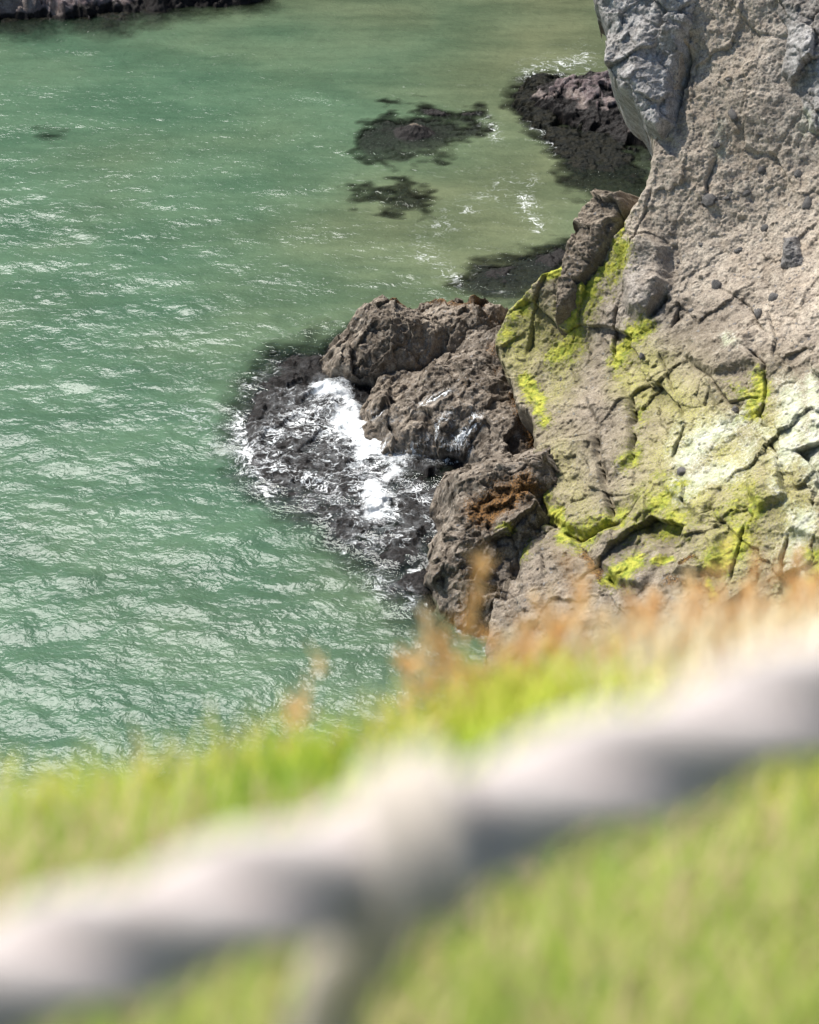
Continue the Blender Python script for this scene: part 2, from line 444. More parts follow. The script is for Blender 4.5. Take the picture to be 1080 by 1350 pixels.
def cliff_shape(P, px, py, pxw, pyw, sd, aa, bb, sc):
    low = sstep(300, 470, py + .25 * (900 - px))
    n = rough_rock(P, .26, .5, 1, .15)
    n += (.3 + .7 * low) * facets(P, aa, bb, 1.9, 21, .20, .40, .035, .014)
    n += (.6 + .4 * low) * (facets(P, .75 * aa - .3 * bb, .3 * aa + .55 * bb, .8, 31, .05, .14, .008, .02) + facets(P, aa, bb, .23, 36, .012, .04, .0, .03))
    n += (.05 - .025 * low) * fbm(P, 2.6, 5, 3, .6) * 2 + (.045 - .015 * low) * fbm(P, 7, 5, 5, .75) * 1.5 + (.03 - .01 * low) * fbm(P, 22, 3, 15, .7)
    n += pebbles(P, aa, bb, .34, 41, .05, .14) + pebbles(P, aa, bb, .13, 44, .03, .2)
    for pts, h, e in blocks:
        s = poly_sd(px + (pxw - px) * .35, py + (pyw - py) * .35, pts)
        n += h * sstep(-2, e * .6, s)
    wxx = px + (pxw - px) * .35; wyy = py + (pyw - py) * .35
    for pts, w, dpt in cracks:
        i = np.where((px > min(p[0] for p in pts) - 30) & (px < max(p[0] for p in pts) + 30) & (py > min(p[1] for p in pts) - 30) & (py < max(p[1] for p in pts) + 30))[0]
        d = seg_dist(wxx[i], wyy[i], pts)
        side = np.zeros(len(i)); best = np.full(len(i), 1e9)
        for (x0, y0), (x1, y1) in zip(pts[:-1], pts[1:]):
            dd = seg_dist(wxx[i], wyy[i], [(x0, y0), (x1, y1)])
            cr_ = (x1 - x0) * (wyy[i] - y0) - (y1 - y0) * (wxx[i] - x0)
            side = np.where(dd < best, np.sign(cr_), side); best = np.minimum(dd, best)
        ends = np.minimum(np.hypot(wxx[i] - pts[0][0], wyy[i] - pts[0][1]), np.hypot(wxx[i] - pts[-1][0], wyy[i] - pts[-1][1]))
        tap = sstep(0, 16, ends); dpt = dpt * np.clip(.55 + 2.2 * fbm(P[i], 1.6, 3, 91), .05, 1.2)
        n[i] += .42 * dpt * side * np.exp(-d / 20) * tap
        dpt = dpt * (.25 + .75 * tap)
        n[i] -= dpt * np.exp(-(d / (w * .42)) ** 2) + .08 * dpt * np.exp(-(d / (3 * w)) ** 2)
    # foot of the ramp sinks into the sea on the left
    return n
moss_st = [([(822, 330), (792, 372), (756, 420), (735, 465)], 24, 0.82), ([(712, 362), (730, 356)], 12, 0.90), ([(664, 440), (672, 425), (690, 405)], 18, 0.69),
           ([(812, 478), (830, 455), (856, 434)], 16, 0.78), ([(692, 502), (706, 520), (713, 556)], 12, 0.85), ([(684, 716), (700, 690), (718, 682)], 20, 0.98),
           ([(716, 640), (722, 672), (745, 698), (762, 712), (790, 695), (822, 684)], 15, 0.94), ([(880, 670), (890, 690), (870, 700)], 44, 0.62), ([(815, 760), (838, 742)], 18, 0.94),
           ([(945, 745), (975, 715), (1000, 665)], 21, 0.69), ([(968, 515), (985, 522)], 15, 0.66), ([(1000, 500), (990, 545)], 15, 0.78), ([(836, 535), (842, 560), (838, 610)], 11, 0.62),
           ([(1070, 745), (1060, 790)], 32, 0.66), ([(862, 738), (880, 735)], 9, 0.82), ([(935, 770), (940, 790)], 9, 0.73), ([(820, 280), (815, 320)], 12, 0.66), ([(825, 615), (835, 600)], 15, 0.57),
           ([(800, 300), (812, 330), (800, 350)], 11, 0.69), ([(870, 630), (905, 640)], 15, 0.57), ([(960, 680), (985, 660)], 25, 0.49), ([(700, 370), (672, 410)], 15, 0.49)]
white_st = [([(1072, 500), (1080, 560), (1070, 610)], 16, .75), ([(1030, 640), (1050, 700)], 12, .5), ([(930, 640), (900, 660)], 14, .55), ([(985, 545), (960, 575)], 18, .6), ([(905, 605), (930, 580), (955, 565)], 24, 0.77), ([(905, 640), (945, 625), (965, 622)], 22, 0.68), ([(1040, 520), (1050, 560), (1040, 600)], 27, 0.77), ([(1060, 690), (1045, 740)], 24, 0.72),
            ([(1075, 580), (1085, 640)], 22, 0.63), ([(990, 590), (985, 615)], 24, 0.45), ([(1000, 560), (1020, 580)], 22, 0.45), ([(960, 445), (968, 455)], 12, 0.54), ([(955, 160), (950, 200)], 11, 0.41),
            ([(1060, 150), (1055, 175)], 14, 0.45), ([(900, 560), (880, 590)], 15, 0.36)]
yel_st = [([(700, 420), (680, 470)], 32, .75), ([(760, 400), (740, 470), (730, 520)], 24, .5), ([(830, 500), (860, 480)], 26, .8), ([(880, 520), (930, 560), (880, 600)], 42, .7), ([(740, 600), (770, 680)], 34, .42),
          ([(960, 600), (990, 660), (960, 730)], 45, .8), ([(1020, 560), (1040, 640), (1050, 720)], 45, .7), ([(870, 660), (930, 660)], 40, .8), ([(1070, 760), (1050, 800)], 40, .9), ([(830, 500), (845, 520)], 22, .8)]
rust_st = [([(770, 730), (800, 765)], 8, .8), ([(885, 770), (920, 775)], 14, .6), ([(700, 660), (690, 640)], 12, .5), ([(905, 745), (925, 738)], 6, .7)]
def cliff_paint(P, px, py, pxw, pyw, sd, sc):
    low = sstep(300, 480, py + .35 * (900 - px))
    big = fbm(P, .6, 4, 77)
    return dict(moss=strokes(pxw, pyw, moss_st), white=strokes(pxw, pyw, white_st), yel=strokes(pxw, pyw, yel_st), rust=strokes(pxw, pyw, rust_st),
                beige=np.clip(1 - low + big * .9, .12, 1), wet=sstep(.9, .2, P[:, 2] + big),
                grey=np.clip(strokes(pxw, pyw, [([(1060, 60), (1080, 140)], 50, .5), ([(850, 360), (850, 400)], 34, .35)]), 0, 1))
cliff = relief('cliff', cliff_outline, LP_O, 50, 30, .0175, cliff_shape, M_cliff, planes=[(LP_O, LP_N), (UP_O, UP_N)],
               warp=4, drop=6.0, soft=13, cut=9, margin=1.4, paint=cliff_paint, seed=1)
tag(cliff, 'steep beige volcanic cliff with mossy green and white lichen ramp above the sea', 'cliff', kind='structure')

def on_cliff(px, py, off):
    ok, loc, nor, *_ = cliff.ray_cast(Vector(CAM), Vector(ray(px, py)).normalized())
    return np.array(loc) - ray(px, py) / np.linalg.norm(ray(px, py)) * off
def simple_shape(dome, amp, f, seed, fsize=.8, fh=.15, crack=.08, ridg=.6, fine=.03):
    def fn(P, px, py, pxw, pyw, sd, aa, bb, sc):
        s = np.clip(sd, 0, None) * sc
        n = dome * (1 - np.exp(-s / max(dome, .15)))
        n += rough_rock(P, amp, f, seed, ridg * .5) + facets(P, aa, bb, fsize, seed + 3, fh * .7, fh * 1.3, crack * .3, .03)
        n += facets(P, aa, bb, fsize * .4, seed + 4, fh * .16, fh * .5, crack * .12, .04) + facets(P, aa, bb, fsize * .17, seed + 6, fh * .06, fh * .2, 0, .04)
        n += fine * fbm(P, 12, 4, seed + 8, .65) * 2 + fine * 1.6 * fbm(P, 6, 5, seed + 5, .6)
        return n
    return fn
def on_upper(px, py, off):
    return hit_plane(px, py, UP_O, UP_N) + UP_N * off

# grey basalt block at the cliff edge
g1 = [(772, -120), (776, 0), (797, 40), (793, 92), (812, 122), (832, 140), (846, 166), (868, 177), (884, 160), (888, 110), (902, 58), (922, 14), (930, -120)]
tag(relief('basalt_boulder', g1, on_upper(850, 90, .25), 58, 26, .018, simple_shape(.5, .2, .8, 101, 1.0, .22, .1), M_cliff, warp=3, drop=5, soft=11,
           cut=3, margin=.6, paint=lambda P, px, py, *a: dict(grey=np.clip(.95 + fbm(P, 1.2, 3, 4) * .5, 0, 1)), collect=False, seed=2),
    'large grey basalt boulder bulging at the top left edge of the cliff', 'boulder')
g2 = [(985, -120), (1008, 0), (1030, 45), (1024, 100), (1050, 124), (1060, 172), (1082, 182), (1160, 190), (1160, -120)]
tag(relief('basalt_boulder', g2, on_upper(1060, 80, .05), 58, 22, .02, simple_shape(.35, .2, .9, 121, .8, .2, .12), M_cliff, warp=3, drop=4.0, soft=12,
           cut=1.5, margin=.5, paint=lambda P, px, py, *a: dict(grey=np.clip(.8 + fbm(P, 1.0, 3, 4), 0, 1), white=strokes(px, py, [([(1062, 150), (1066, 178)], 12, .7)])), collect=False, seed=3),
    'grey basalt boulder lodged in the cliff at the upper right corner', 'boulder')
g3 = [(1032, 312), (1046, 310), (1062, 340), (1064, 362), (1050, 366), (1026, 352)]
tag(relief('dark_stone', g3, on_cliff(1045, 340, .12), 50, 30, .016, simple_shape(.22, .04, 2, 131, .4, .1, .05), M_dark, warp=.8, warp_f=2, drop=3, soft=4,
           cut=.8, margin=.3, collect=False, seed=4),
    'angular dark grey stone sticking out of the beige cliff face', 'stone')
g4 = [(728, 414), (730, 372), (744, 318), (766, 272), (786, 250), (820, 248), (826, 270), (810, 308), (792, 342), (768, 376), (746, 410)]
tag(relief('ridge_rock', g4, on_cliff(775, 345, .12), 45, 35, .017, simple_shape(.22, .14, 1.3, 141, .6, .2, .08), M_cliff, warp=2.5, drop=4.5, soft=8,
           cut=2.5, margin=.5, paint=lambda P, px, py, *a: dict(rust=.12 + 0 * px, beige=0 * px), seed=5),
    'long brown rock leaning on the left ridge of the cliff above bright moss', 'rock')

# ------------------------------------------------------------------ rocks at the foot of the cliff
def tide_paint(rust, wet_z=.35, moss=(), white=(), extra=None):
    def fn(P, px, py, pxw, pyw, sd, sc):
        nz = fbm(P, .9, 4, 88)
        wet = sstep(wet_z + .35, wet_z - .25, P[:, 2] + nz * .8)
        if extra: wet = np.maximum(wet, strokes(pxw, pyw, extra))
        return dict(rust=strokes(pxw, pyw, rust), wet=wet, moss=strokes(pxw, pyw, list(moss)), white=strokes(pxw, pyw, list(white)), beige=np.clip(nz - .05, 0, .4))
    return fn
rA = [(424, 458), (440, 432), (470, 404), (498, 396), (518, 385), (545, 393), (600, 388), (640, 396), (672, 404), (664, 440), (640, 470), (600, 480), (560, 488), (500, 498), (470, 505), (440, 486)]
tag(relief('outcrop_rock', rA, at_z(540, 450, 1.0), 32, 8, .016, simple_shape(.9, .28, .9, 201, .9, .3, .14), M_tide, warp=4, drop=3.5, soft=11, cut=2.6, margin=.6, seed=6,
           paint=tide_paint([([(505, 392), (535, 392)], 12, .7), ([(560, 398), (640, 404)], 10, .6), ([(600, 410), (650, 430)], 24, .42), ([(520, 410), (500, 430)], 20, .3)], .15)),
    'rugged brown outcrop rock with rusty weed on its crest at the water edge', 'rock')
ledge = {}
rB = [(490, 560), (500, 520), (560, 500), (600, 478), (650, 440), (705, 470), (735, 540), (745, 600), (730, 640), (660, 640), (610, 610), (560, 600), (520, 590)]
tag(relief('outcrop_rock', rB, at_z(650, 540, .95), 30, 20, .016, simple_shape(.45, .26, .8, 221, .8, .25, .12), M_tide, warp=5, drop=1.2, soft=16, cut=2, margin=.5, seed=7, keep_data=ledge,
           paint=tide_paint([([(690, 540), (705, 590)], 22, .75), ([(660, 500), (690, 480)], 12, .5), ([(640, 450), (660, 470)], 18, .5), ([(620, 520), (690, 560)], 30, .36)], -.1, [([(700, 505), (713, 556)], 6, .7)])),
    'brown outcrop rock between the wave-washed shelf and the mossy ramp', 'rock')
rC = [(600, 620), (650, 600), (730, 590), (742, 640), (722, 690), (715, 760), (725, 850), (610, 850), (575, 800), (560, 760), (570, 720), (590, 680)]
tag(relief('outcrop_rock', rC, at_z(640, 720, 1.1), 40, 15, .016, simple_shape(.45, .32, .8, 241, .9, .32, .15), M_tide, warp=5, drop=3.0, soft=14, cut=2.6, margin=.6, seed=8,
           paint=tide_paint([([(640, 680), (690, 650)], 34, .85), ([(620, 760), (680, 800)], 24, .3), ([(650, 640), (700, 620)], 14, .5)], -.1, [([(655, 712), (680, 708)], 6, .7)])),
    'large lumpy outcrop rock with rust-brown weed below the mossy ramp', 'rock')
rD = [(318, 560), (332, 520), (365, 480), (420, 466), (480, 480), (540, 500), (600, 540), (640, 580), (620, 640), (590, 700), (580, 780), (565, 830), (530, 800), (500, 755), (455, 710), (400, 680), (345, 640), (322, 600)]
shelf = {}
tag(relief('shelf_rock', rD, at_z(470, 620, -.02), 1, 0, .02, simple_shape(.10, .10, .9, 261, .7, .12, .02, fine=.015), M_tide, warp=8, drop=1.0, soft=10, cut=2.4, margin=1.8, seed=9, keep_data=shelf,
           paint=tide_paint([([(360, 560), (420, 540)], 20, .25)], .30, extra=[([(340, 530), (420, 620), (520, 740), (560, 810)], 130, 1.4)])),
    'low black wet rock shelf washed by white surf', 'rock')
rE = [(598, 380), (640, 352), (700, 335), (745, 318), (765, 330), (730, 360), (690, 400), (640, 405)]
tag(relief('shelf_rock', rE, at_z(670, 372, -.05), 5, 0, .03, simple_shape(.03, .05, 1.2, 281, .6, .05, .01), M_tide, warp=7, drop=2.2, soft=6, cut=2.4, margin=1.6, streak=9, seed=10,
           paint=lambda P, px, *a: dict(wet=1 + 0 * px, rust=.3 + 0 * px)),
    'dark weedy rock ledge awash behind the outcrop', 'rock')
rF = [(688, 132), (715, 104), (770, 92), (810, 92), (880, 130), (900, 275), (835, 275), (800, 215), (765, 178), (725, 160)]
tag(relief('shore_rock', rF, at_z(790, 150, .22), 18, 10, .03, simple_shape(.4, .2, .9, 301, .8, .2, .1), M_purple, warp=5, drop=1.5, soft=14, cut=1.8, margin=.8, seed=11,
           paint=tide_paint([], .62)),
    'low purplish shore rock with black weedy tip behind the cliff edge', 'rock')
rF2 = [(680, 125), (712, 98), (735, 100), (740, 160), (830, 190), (870, 280), (800, 275), (748, 252), (738, 215), (728, 190), (700, 160)]
tag(relief('shelf_rock', rF2, at_z(800, 220, .0), 4, 0, .03, simple_shape(.03, .05, 1.1, 321, .6, .05, .01), M_kelp, warp=9, warp_f=1.6, drop=2.2, soft=6, cut=2.4, margin=1.6, streak=9, seed=12),
    'black kelp-covered ledge below the purplish shore rock', 'rock')
rG = [(474, 196), (480, 168), (512, 152), (556, 148), (600, 158), (636, 156), (640, 164), (612, 186), (590, 206), (545, 220), (500, 222), (480, 214)]
tag(relief('reef_rock', rG, at_z(550, 186, -.09), 3, 0, .03, lambda P, px, py, pxw, pyw, sd, aa, bb, sc: simple_shape(.03, .05, 1.1, 341, .6, .05, .01)(P, px, py, pxw, pyw, sd, aa, bb, sc)
           + .36 * np.exp(-((px - 545) / 20) ** 2 - ((py - 180) / 8) ** 2), M_tide, warp=13, warp_f=1.5, drop=2.2, soft=6, cut=2.4, margin=1.6, streak=9, seed=13,
           paint=lambda P, px, py, *a: dict(wet=1.3 - 1.1 * np.exp(-((px - 548) / 14) ** 2 - ((py - 178) / 5) ** 2))),
    'large dark reef rock breaking the surface in open green water', 'rock')
rH = [(462, 262), (490, 254), (540, 254), (572, 268), (560, 286), (520, 280), (488, 272)]
tag(relief('reef_rock', rH, at_z(520, 268, -.10), 2, 0, .03, simple_shape(.03, .05, 1.2, 361, .6, .05, .01), M_kelp, warp=12, warp_f=1.7, drop=2.2, soft=6, cut=2.4, margin=1.6, streak=9, seed=14),
    'small dark submerged reef just below the larger reef', 'rock')
rI = [(52, 188), (66, 183), (84, 186), (78, 192), (60, 192)]
tag(relief('reef_rock', rI, at_z(68, 188, -.2), 2, 0, .04, simple_shape(.03, .05, 1.2, 371, .6, .05, .01), M_kelp, warp=5, warp_f=1.4, drop=2.2, soft=6, cut=2.4, margin=1.6, streak=9, seed=15),
    'tiny faint submerged reef near the left edge of the water', 'rock')
rJ = [(-160, 40), (-160, -160), (330, -160), (345, -8), (260, -2), (170, 8), (110, 22), (40, 24), (-40, 34)]
tag(relief('shore_rock', rJ, at_z(80, 0, .35), 16, -8, .045, simple_shape(.6, .3, .6, 381, 1.2, .3, .15), M_purple, warp=6, drop=1.2, soft=16, cut=2, margin=1.0, seed=16,
           paint=tide_paint([], .30)),
    'dark shore rock with pale purplish top across the water at top left', 'rock')
rJ2 = [(-160, 70), (-160, 0), (350, -30), (345, -2), (270, 4), (190, 28), (150, 44), (90, 36), (40, 48), (-40, 52)]
tag(relief('shelf_rock', rJ2, at_z(100, 24, -.02), 3, 0, .045, simple_shape(.03, .05, 1.1, 391, .6, .05, .01), M_kelp, warp=8, warp_f=1.0, drop=.9, soft=12, cut=1, margin=1.0, seed=17),
    'black kelp ledge fringing the far shore rock', 'rock')

hx = np.arange(-46, 34, .5); hz = np.arange(-3, 30, .5)
hxx, hzz = np.meshgrid(hx, hz); hxx = hxx.ravel(); hzz = hzz.ravel()
hp = np.stack([hxx, .4 * hzz, hzz], 1)
hy = 79 + .42 * hzz + 3.0 * fbm(hp, .09, 4, 601) * 2 + 1.6 * fbm(hp, .3, 5, 603, ridged=True) - .12 * hxx
hV = np.stack([hxx, hy, hzz], 1)
back = hV.reshape(len(hz), len(hx), 3)[-1].copy(); back[:, 1] += 60; back[:, 2] += 3
hF = grid_faces(len(hx), len(hz)); nb_ = len(hV); top = np.arange(len(hx)) + (len(hz) - 1) * len(hx)
hF = np.concatenate([hF, np.stack([top[:-1], top[1:], np.arange(1, len(hx)) + nb_, np.arange(len(hx) - 1) + nb_], 1)])
hV = np.concatenate([hV, back]); zz4 = np.zeros((len(hV), 4), np.float32)
tag(link_mesh('headland', hV, hF, M_purple, True, {'m1': zz4, 'm2': zz4}), 'dark rocky headland across the bay', 'headland', kind='structure')

# the rest of the ramp, nearer the camera, running down into the sea under the bank
ex = np.arange(-2, 24, .16); ey = np.arange(3, 37, .16)
exx, eyy = np.meshgrid(ex, ey); exx = exx.ravel(); eyy = eyy.ravel()
ep = np.stack([exx, eyy, 0 * exx], 1)
ez = LP_O[2] - ((exx - LP_O[0]) * LP_N[0] + (eyy - LP_O[1]) * LP_N[1]) / LP_N[2]
dy_ = .45 * (eyy - 31.9) + .28 * (exx - 2.6)
ez = ez - .1 - 1.3 * sstep(-.3, .5, dy_) + .5 * fbm(ep, .5, 6, 701) + .45 * facets(ep, exx, eyy, 1.6, 703, .5, .7, .1, .05)
lefte = 1.9 + .05 * np.clip(33 - eyy, 0, 40) + .5 * fbm(ep, .5, 4, 705)
ez = ez - 2.2 * np.clip(lefte - exx, 0, 3)
ez4 = np.zeros((len(exx), 4), np.float32); ez5 = ez4.copy(); ez4[:, 3] = sstep(.7, .1, ez); ez5[:, 2] = .2
tag(link_mesh('terrain', np.stack([exx, eyy, np.maximum(ez, -2)], 1), grid_faces(len(ex), len(ey)), M_cliff, True, {'m1': ez4, 'm2': ez5}), 'lower rock slope of the cliff hidden behind the grass bank', 'cliff', kind='structure')

# stones set in the cliff face
st_rng = random.Random(5)
def stone_mesh(seed):
    import bmesh
    bm = bmesh.new(); bmesh.ops.create_icosphere(bm, subdivisions=3, radius=1)
    V = np.array([v.co[:] for v in bm.verts]); n = fbm(V + seed * 3.1, 1.1, 3, seed) + .5 * facets(V, V[:, 0], V[:, 1], .9, seed, .4, .3, 0)
    for v, k in zip(bm.verts, n): v.co *= 1 + .55 * k
    me = bpy.data.meshes.new('stone'); bm.to_mesh(me); bm.free()
    me.polygons.foreach_set('use_smooth', np.ones(len(me.polygons), bool))
    for nm in ('m1', 'm2'):
        me.attributes.new(nm, 'FLOAT_COLOR', 'POINT').data.foreach_set('color', np.zeros(len(me.vertices) * 4, np.float32))
    me.materials.append(M_dark); return me
stone_me = [stone_mesh(i) for i in range(5)]
spots = [(935, 265, 9), (967, 150, 8), (958, 262, 6), (1002, 178, 7), (945, 190, 8), (912, 290, 5), (1005, 225, 6), (866, 244, 5), (895, 345, 6), (1040, 180, 6), (975, 330, 5), (1010, 300, 7), (943, 375, 8),
         (1000, 415, 9), (1065, 270, 8), (1068, 292, 6), (960, 105, 6), (936, 62, 6), (872, 345, 4), (869, 300, 5), (925, 322, 6), (1072, 420, 6), (985, 255, 5), (898, 230, 5), (899, 622, 7), (971, 541, 8),
         (1020, 395, 6), (1052, 455, 6), (912, 410, 6), (955, 420, 6), (740, 500, 4), (905, 515, 4), (845, 470, 4), (1030, 235, 5), (1055, 230, 5), (990, 130, 5)]
dg = bpy.context.evaluated_depsgraph_get()
for i, (x, y, r) in enumerate(spots):
    if i % 2 and r < 7: continue
    r *= st_rng.uniform(.7, 1.7)
    ok, loc, nor, *_ = cliff.ray_cast(Vector(CAM), Vector(ray(x, y)).normalized())
    if not ok: continue
    o = bpy.data.objects.new('embedded_stone', stone_me[i % 5]); scene.collection.objects.link(o)
    s = r * .011
    o.scale = (s * st_rng.uniform(.7, 1.6), s * st_rng.uniform(.6, 1.0), s * st_rng.uniform(.8, 1.3))
    o.rotation_euler = [st_rng.uniform(0, 6.28) for _ in range(3)]
    o.location = loc - nor * (s * .35)
    tag(o, 'small dark stone embedded in the beige cliff face', 'stone', 'small dark stones embedded in the cliff')

# ------------------------------------------------------------------ the sea
GX0, GX1, GY0, GY1, GS = -17.0, 14.0, 26.0, 78.0, .055
gx = np.arange(GX0, GX1, GS); gy = np.arange(GY0, GY1, GS)
nx, ny = len(gx), len(gy)
zmap = np.full((ny, nx), -9.0)
for P in LOW:
    ix = ((P[:, 0] - GX0) / GS + .5).astype(int); iy = ((P[:, 1] - GY0) / GS + .5).astype(int)
    k = (ix >= 0) & (ix < nx) & (iy >= 0) & (iy < ny)
    np.maximum.at(zmap, (iy[k], ix[k]), P[k, 2])
def shift(a, dy, dx): return np.roll(np.roll(a, dy, 0), dx, 1)
hole = zmap < -8
dil = zmap.copy()
for dy in (-1, 0, 1):
    for dx in (-1, 0, 1): dil = np.maximum(dil, shift(zmap, dy, dx))
zmap = np.where(hole, dil, zmap)
def blur(a, n):
    for _ in range(n):
        a = (a + shift(a, 1, 0) + shift(a, -1, 0) + shift(a, 0, 1) + shift(a, 0, -1)) / 5
    return a
xx, yy = np.meshgrid(gx, gy); xx = xx.ravel(); yy = yy.ravel()
Q = np.stack([xx, yy, 0 * xx], 1)
qx, qy = proj(Q)
shelter = np.clip(.42 + .00085 * qy - .00048 * qx, .28, 1.35)
wave = np.zeros(len(xx)); wr = random.Random(3)
warpx = xx + .5 * fbm(Q, .35, 3, 11); warpy = yy + .5 * fbm(Q + 40, .35, 3, 12)
for i in range(70):
    lam = .45 * (3.0 / .45) ** wr.random()
    th = R(-108) + wr.gauss(0, .75)
    k = 2 * math.pi / lam
    slope = .0140 * wr.uniform(.6, 1.3)
    env = .6 + .8 * (fbm(Q, .5, 2, 300 + i) + .3) if i % 7 == 0 else 1
    ph = k * (math.cos(th) * warpx + math.sin(th) * warpy) + wr.uniform(0, 6.28)
    wave += env * slope / k * (np.sin(ph) + .18 * np.cos(2 * ph))
gust = .55 + 1.35 * np.clip(fbm(Q, .2, 4, 15) + .27, 0, 1)
wave = wave * shelter * gust
edge = np.minimum(np.minimum(xx - GX0, GX1 - GS - xx), np.minimum(yy - GY0, GY1 - GS - yy))
wave *= sstep(0, 1.5, edge)
depth = (wave.reshape(ny, nx) + .03 - blur(zmap, 1)).ravel()
turb = 1 - np.exp(-np.clip(depth, 0, 9) * 1.0) * sstep(.9, .25, depth)
turb = np.maximum(turb, sstep(.22, .8, depth))
turb = np.where(zmap.ravel() < -8, 1, turb)
near = blur((zmap > -.30).astype(float), 10).ravel()
shore = blur((zmap > -.08).astype(float), 5).ravel()
foam = np.clip(1.6 * shore * (1 - shore) * 2.2, 0, 1) * (.10 + fbm(Q, .7, 3, 19) * 1.5) * sstep(56, 46, yy)
foam = np.maximum(foam, strokes(qx, qy, [([(320, 560), (330, 610), (350, 640)], 26, .62), ([(300, 590), (255, 540)], 30, .34), ([(690, 260), (710, 300)], 18, .45), ([(560, 310), (660, 250), (700, 240)], 24, .28), ([(700, 100), (770, 80)], 24, .42),
     ([(640, 160), (655, 180)], 14, .4), ([(360, 480), (330, 520)], 22, .4), ([(450, 730), (520, 800)], 18, .4), ([(560, 330), (600, 370)], 20, .35), ([(740, 200), (700, 160)], 14, .4)]))
foam = np.clip(foam, 0, 1)
sand = np.clip(strokes(qx, qy, [([(760, 0), (700, 260), (640, 330)], 230, 1.0), ([(300, -20), (560, 30)], 90, .6), ([(520, 840), (440, 760)], 90, .45)]) + .5 * fbm(Q, .18, 4, 23), 0, 1)
chop = np.clip(shelter * gust, .62, 1.5)
V = np.stack([xx, yy, wave + .03], 1)
F = grid_faces(nx, ny)
# the rest of the sea, out to the horizon, joined to the edge of the choppy part
idx = np.arange(nx * ny).reshape(ny, nx)
ring = np.concatenate([idx[0, :], idx[1:, -1], idx[-1, :-1][::-1], idx[1:-1, 0][::-1]])
ctr = np.array([(GX0 + GX1) / 2, (GY0 + GY1) / 2, 0])
allV, allF = [V], [F]; base_n = len(V); prev = ring
for sc_ in (1.6, 4, 12, 60):
    rv = ctr + (V[ring] - ctr) * np.array([sc_ * 1.3, sc_, 0]); rv[:, 2] = .03
    cur = np.arange(base_n, base_n + len(ring)); base_n += len(ring)
    allV.append(rv)
    allF.append(np.stack([prev, cur, np.roll(cur, -1), np.roll(prev, -1)], 1)); prev = cur
V = np.concatenate(allV); F = np.concatenate(allF)
w1 = np.zeros((len(V), 4), np.float32); w1[:, 0] = 1; w1[:, 3] = .8
w1[:nx * ny, 0] = turb; w1[:nx * ny, 1] = foam; w1[:nx * ny, 2] = sand; w1[:nx * ny, 3] = chop

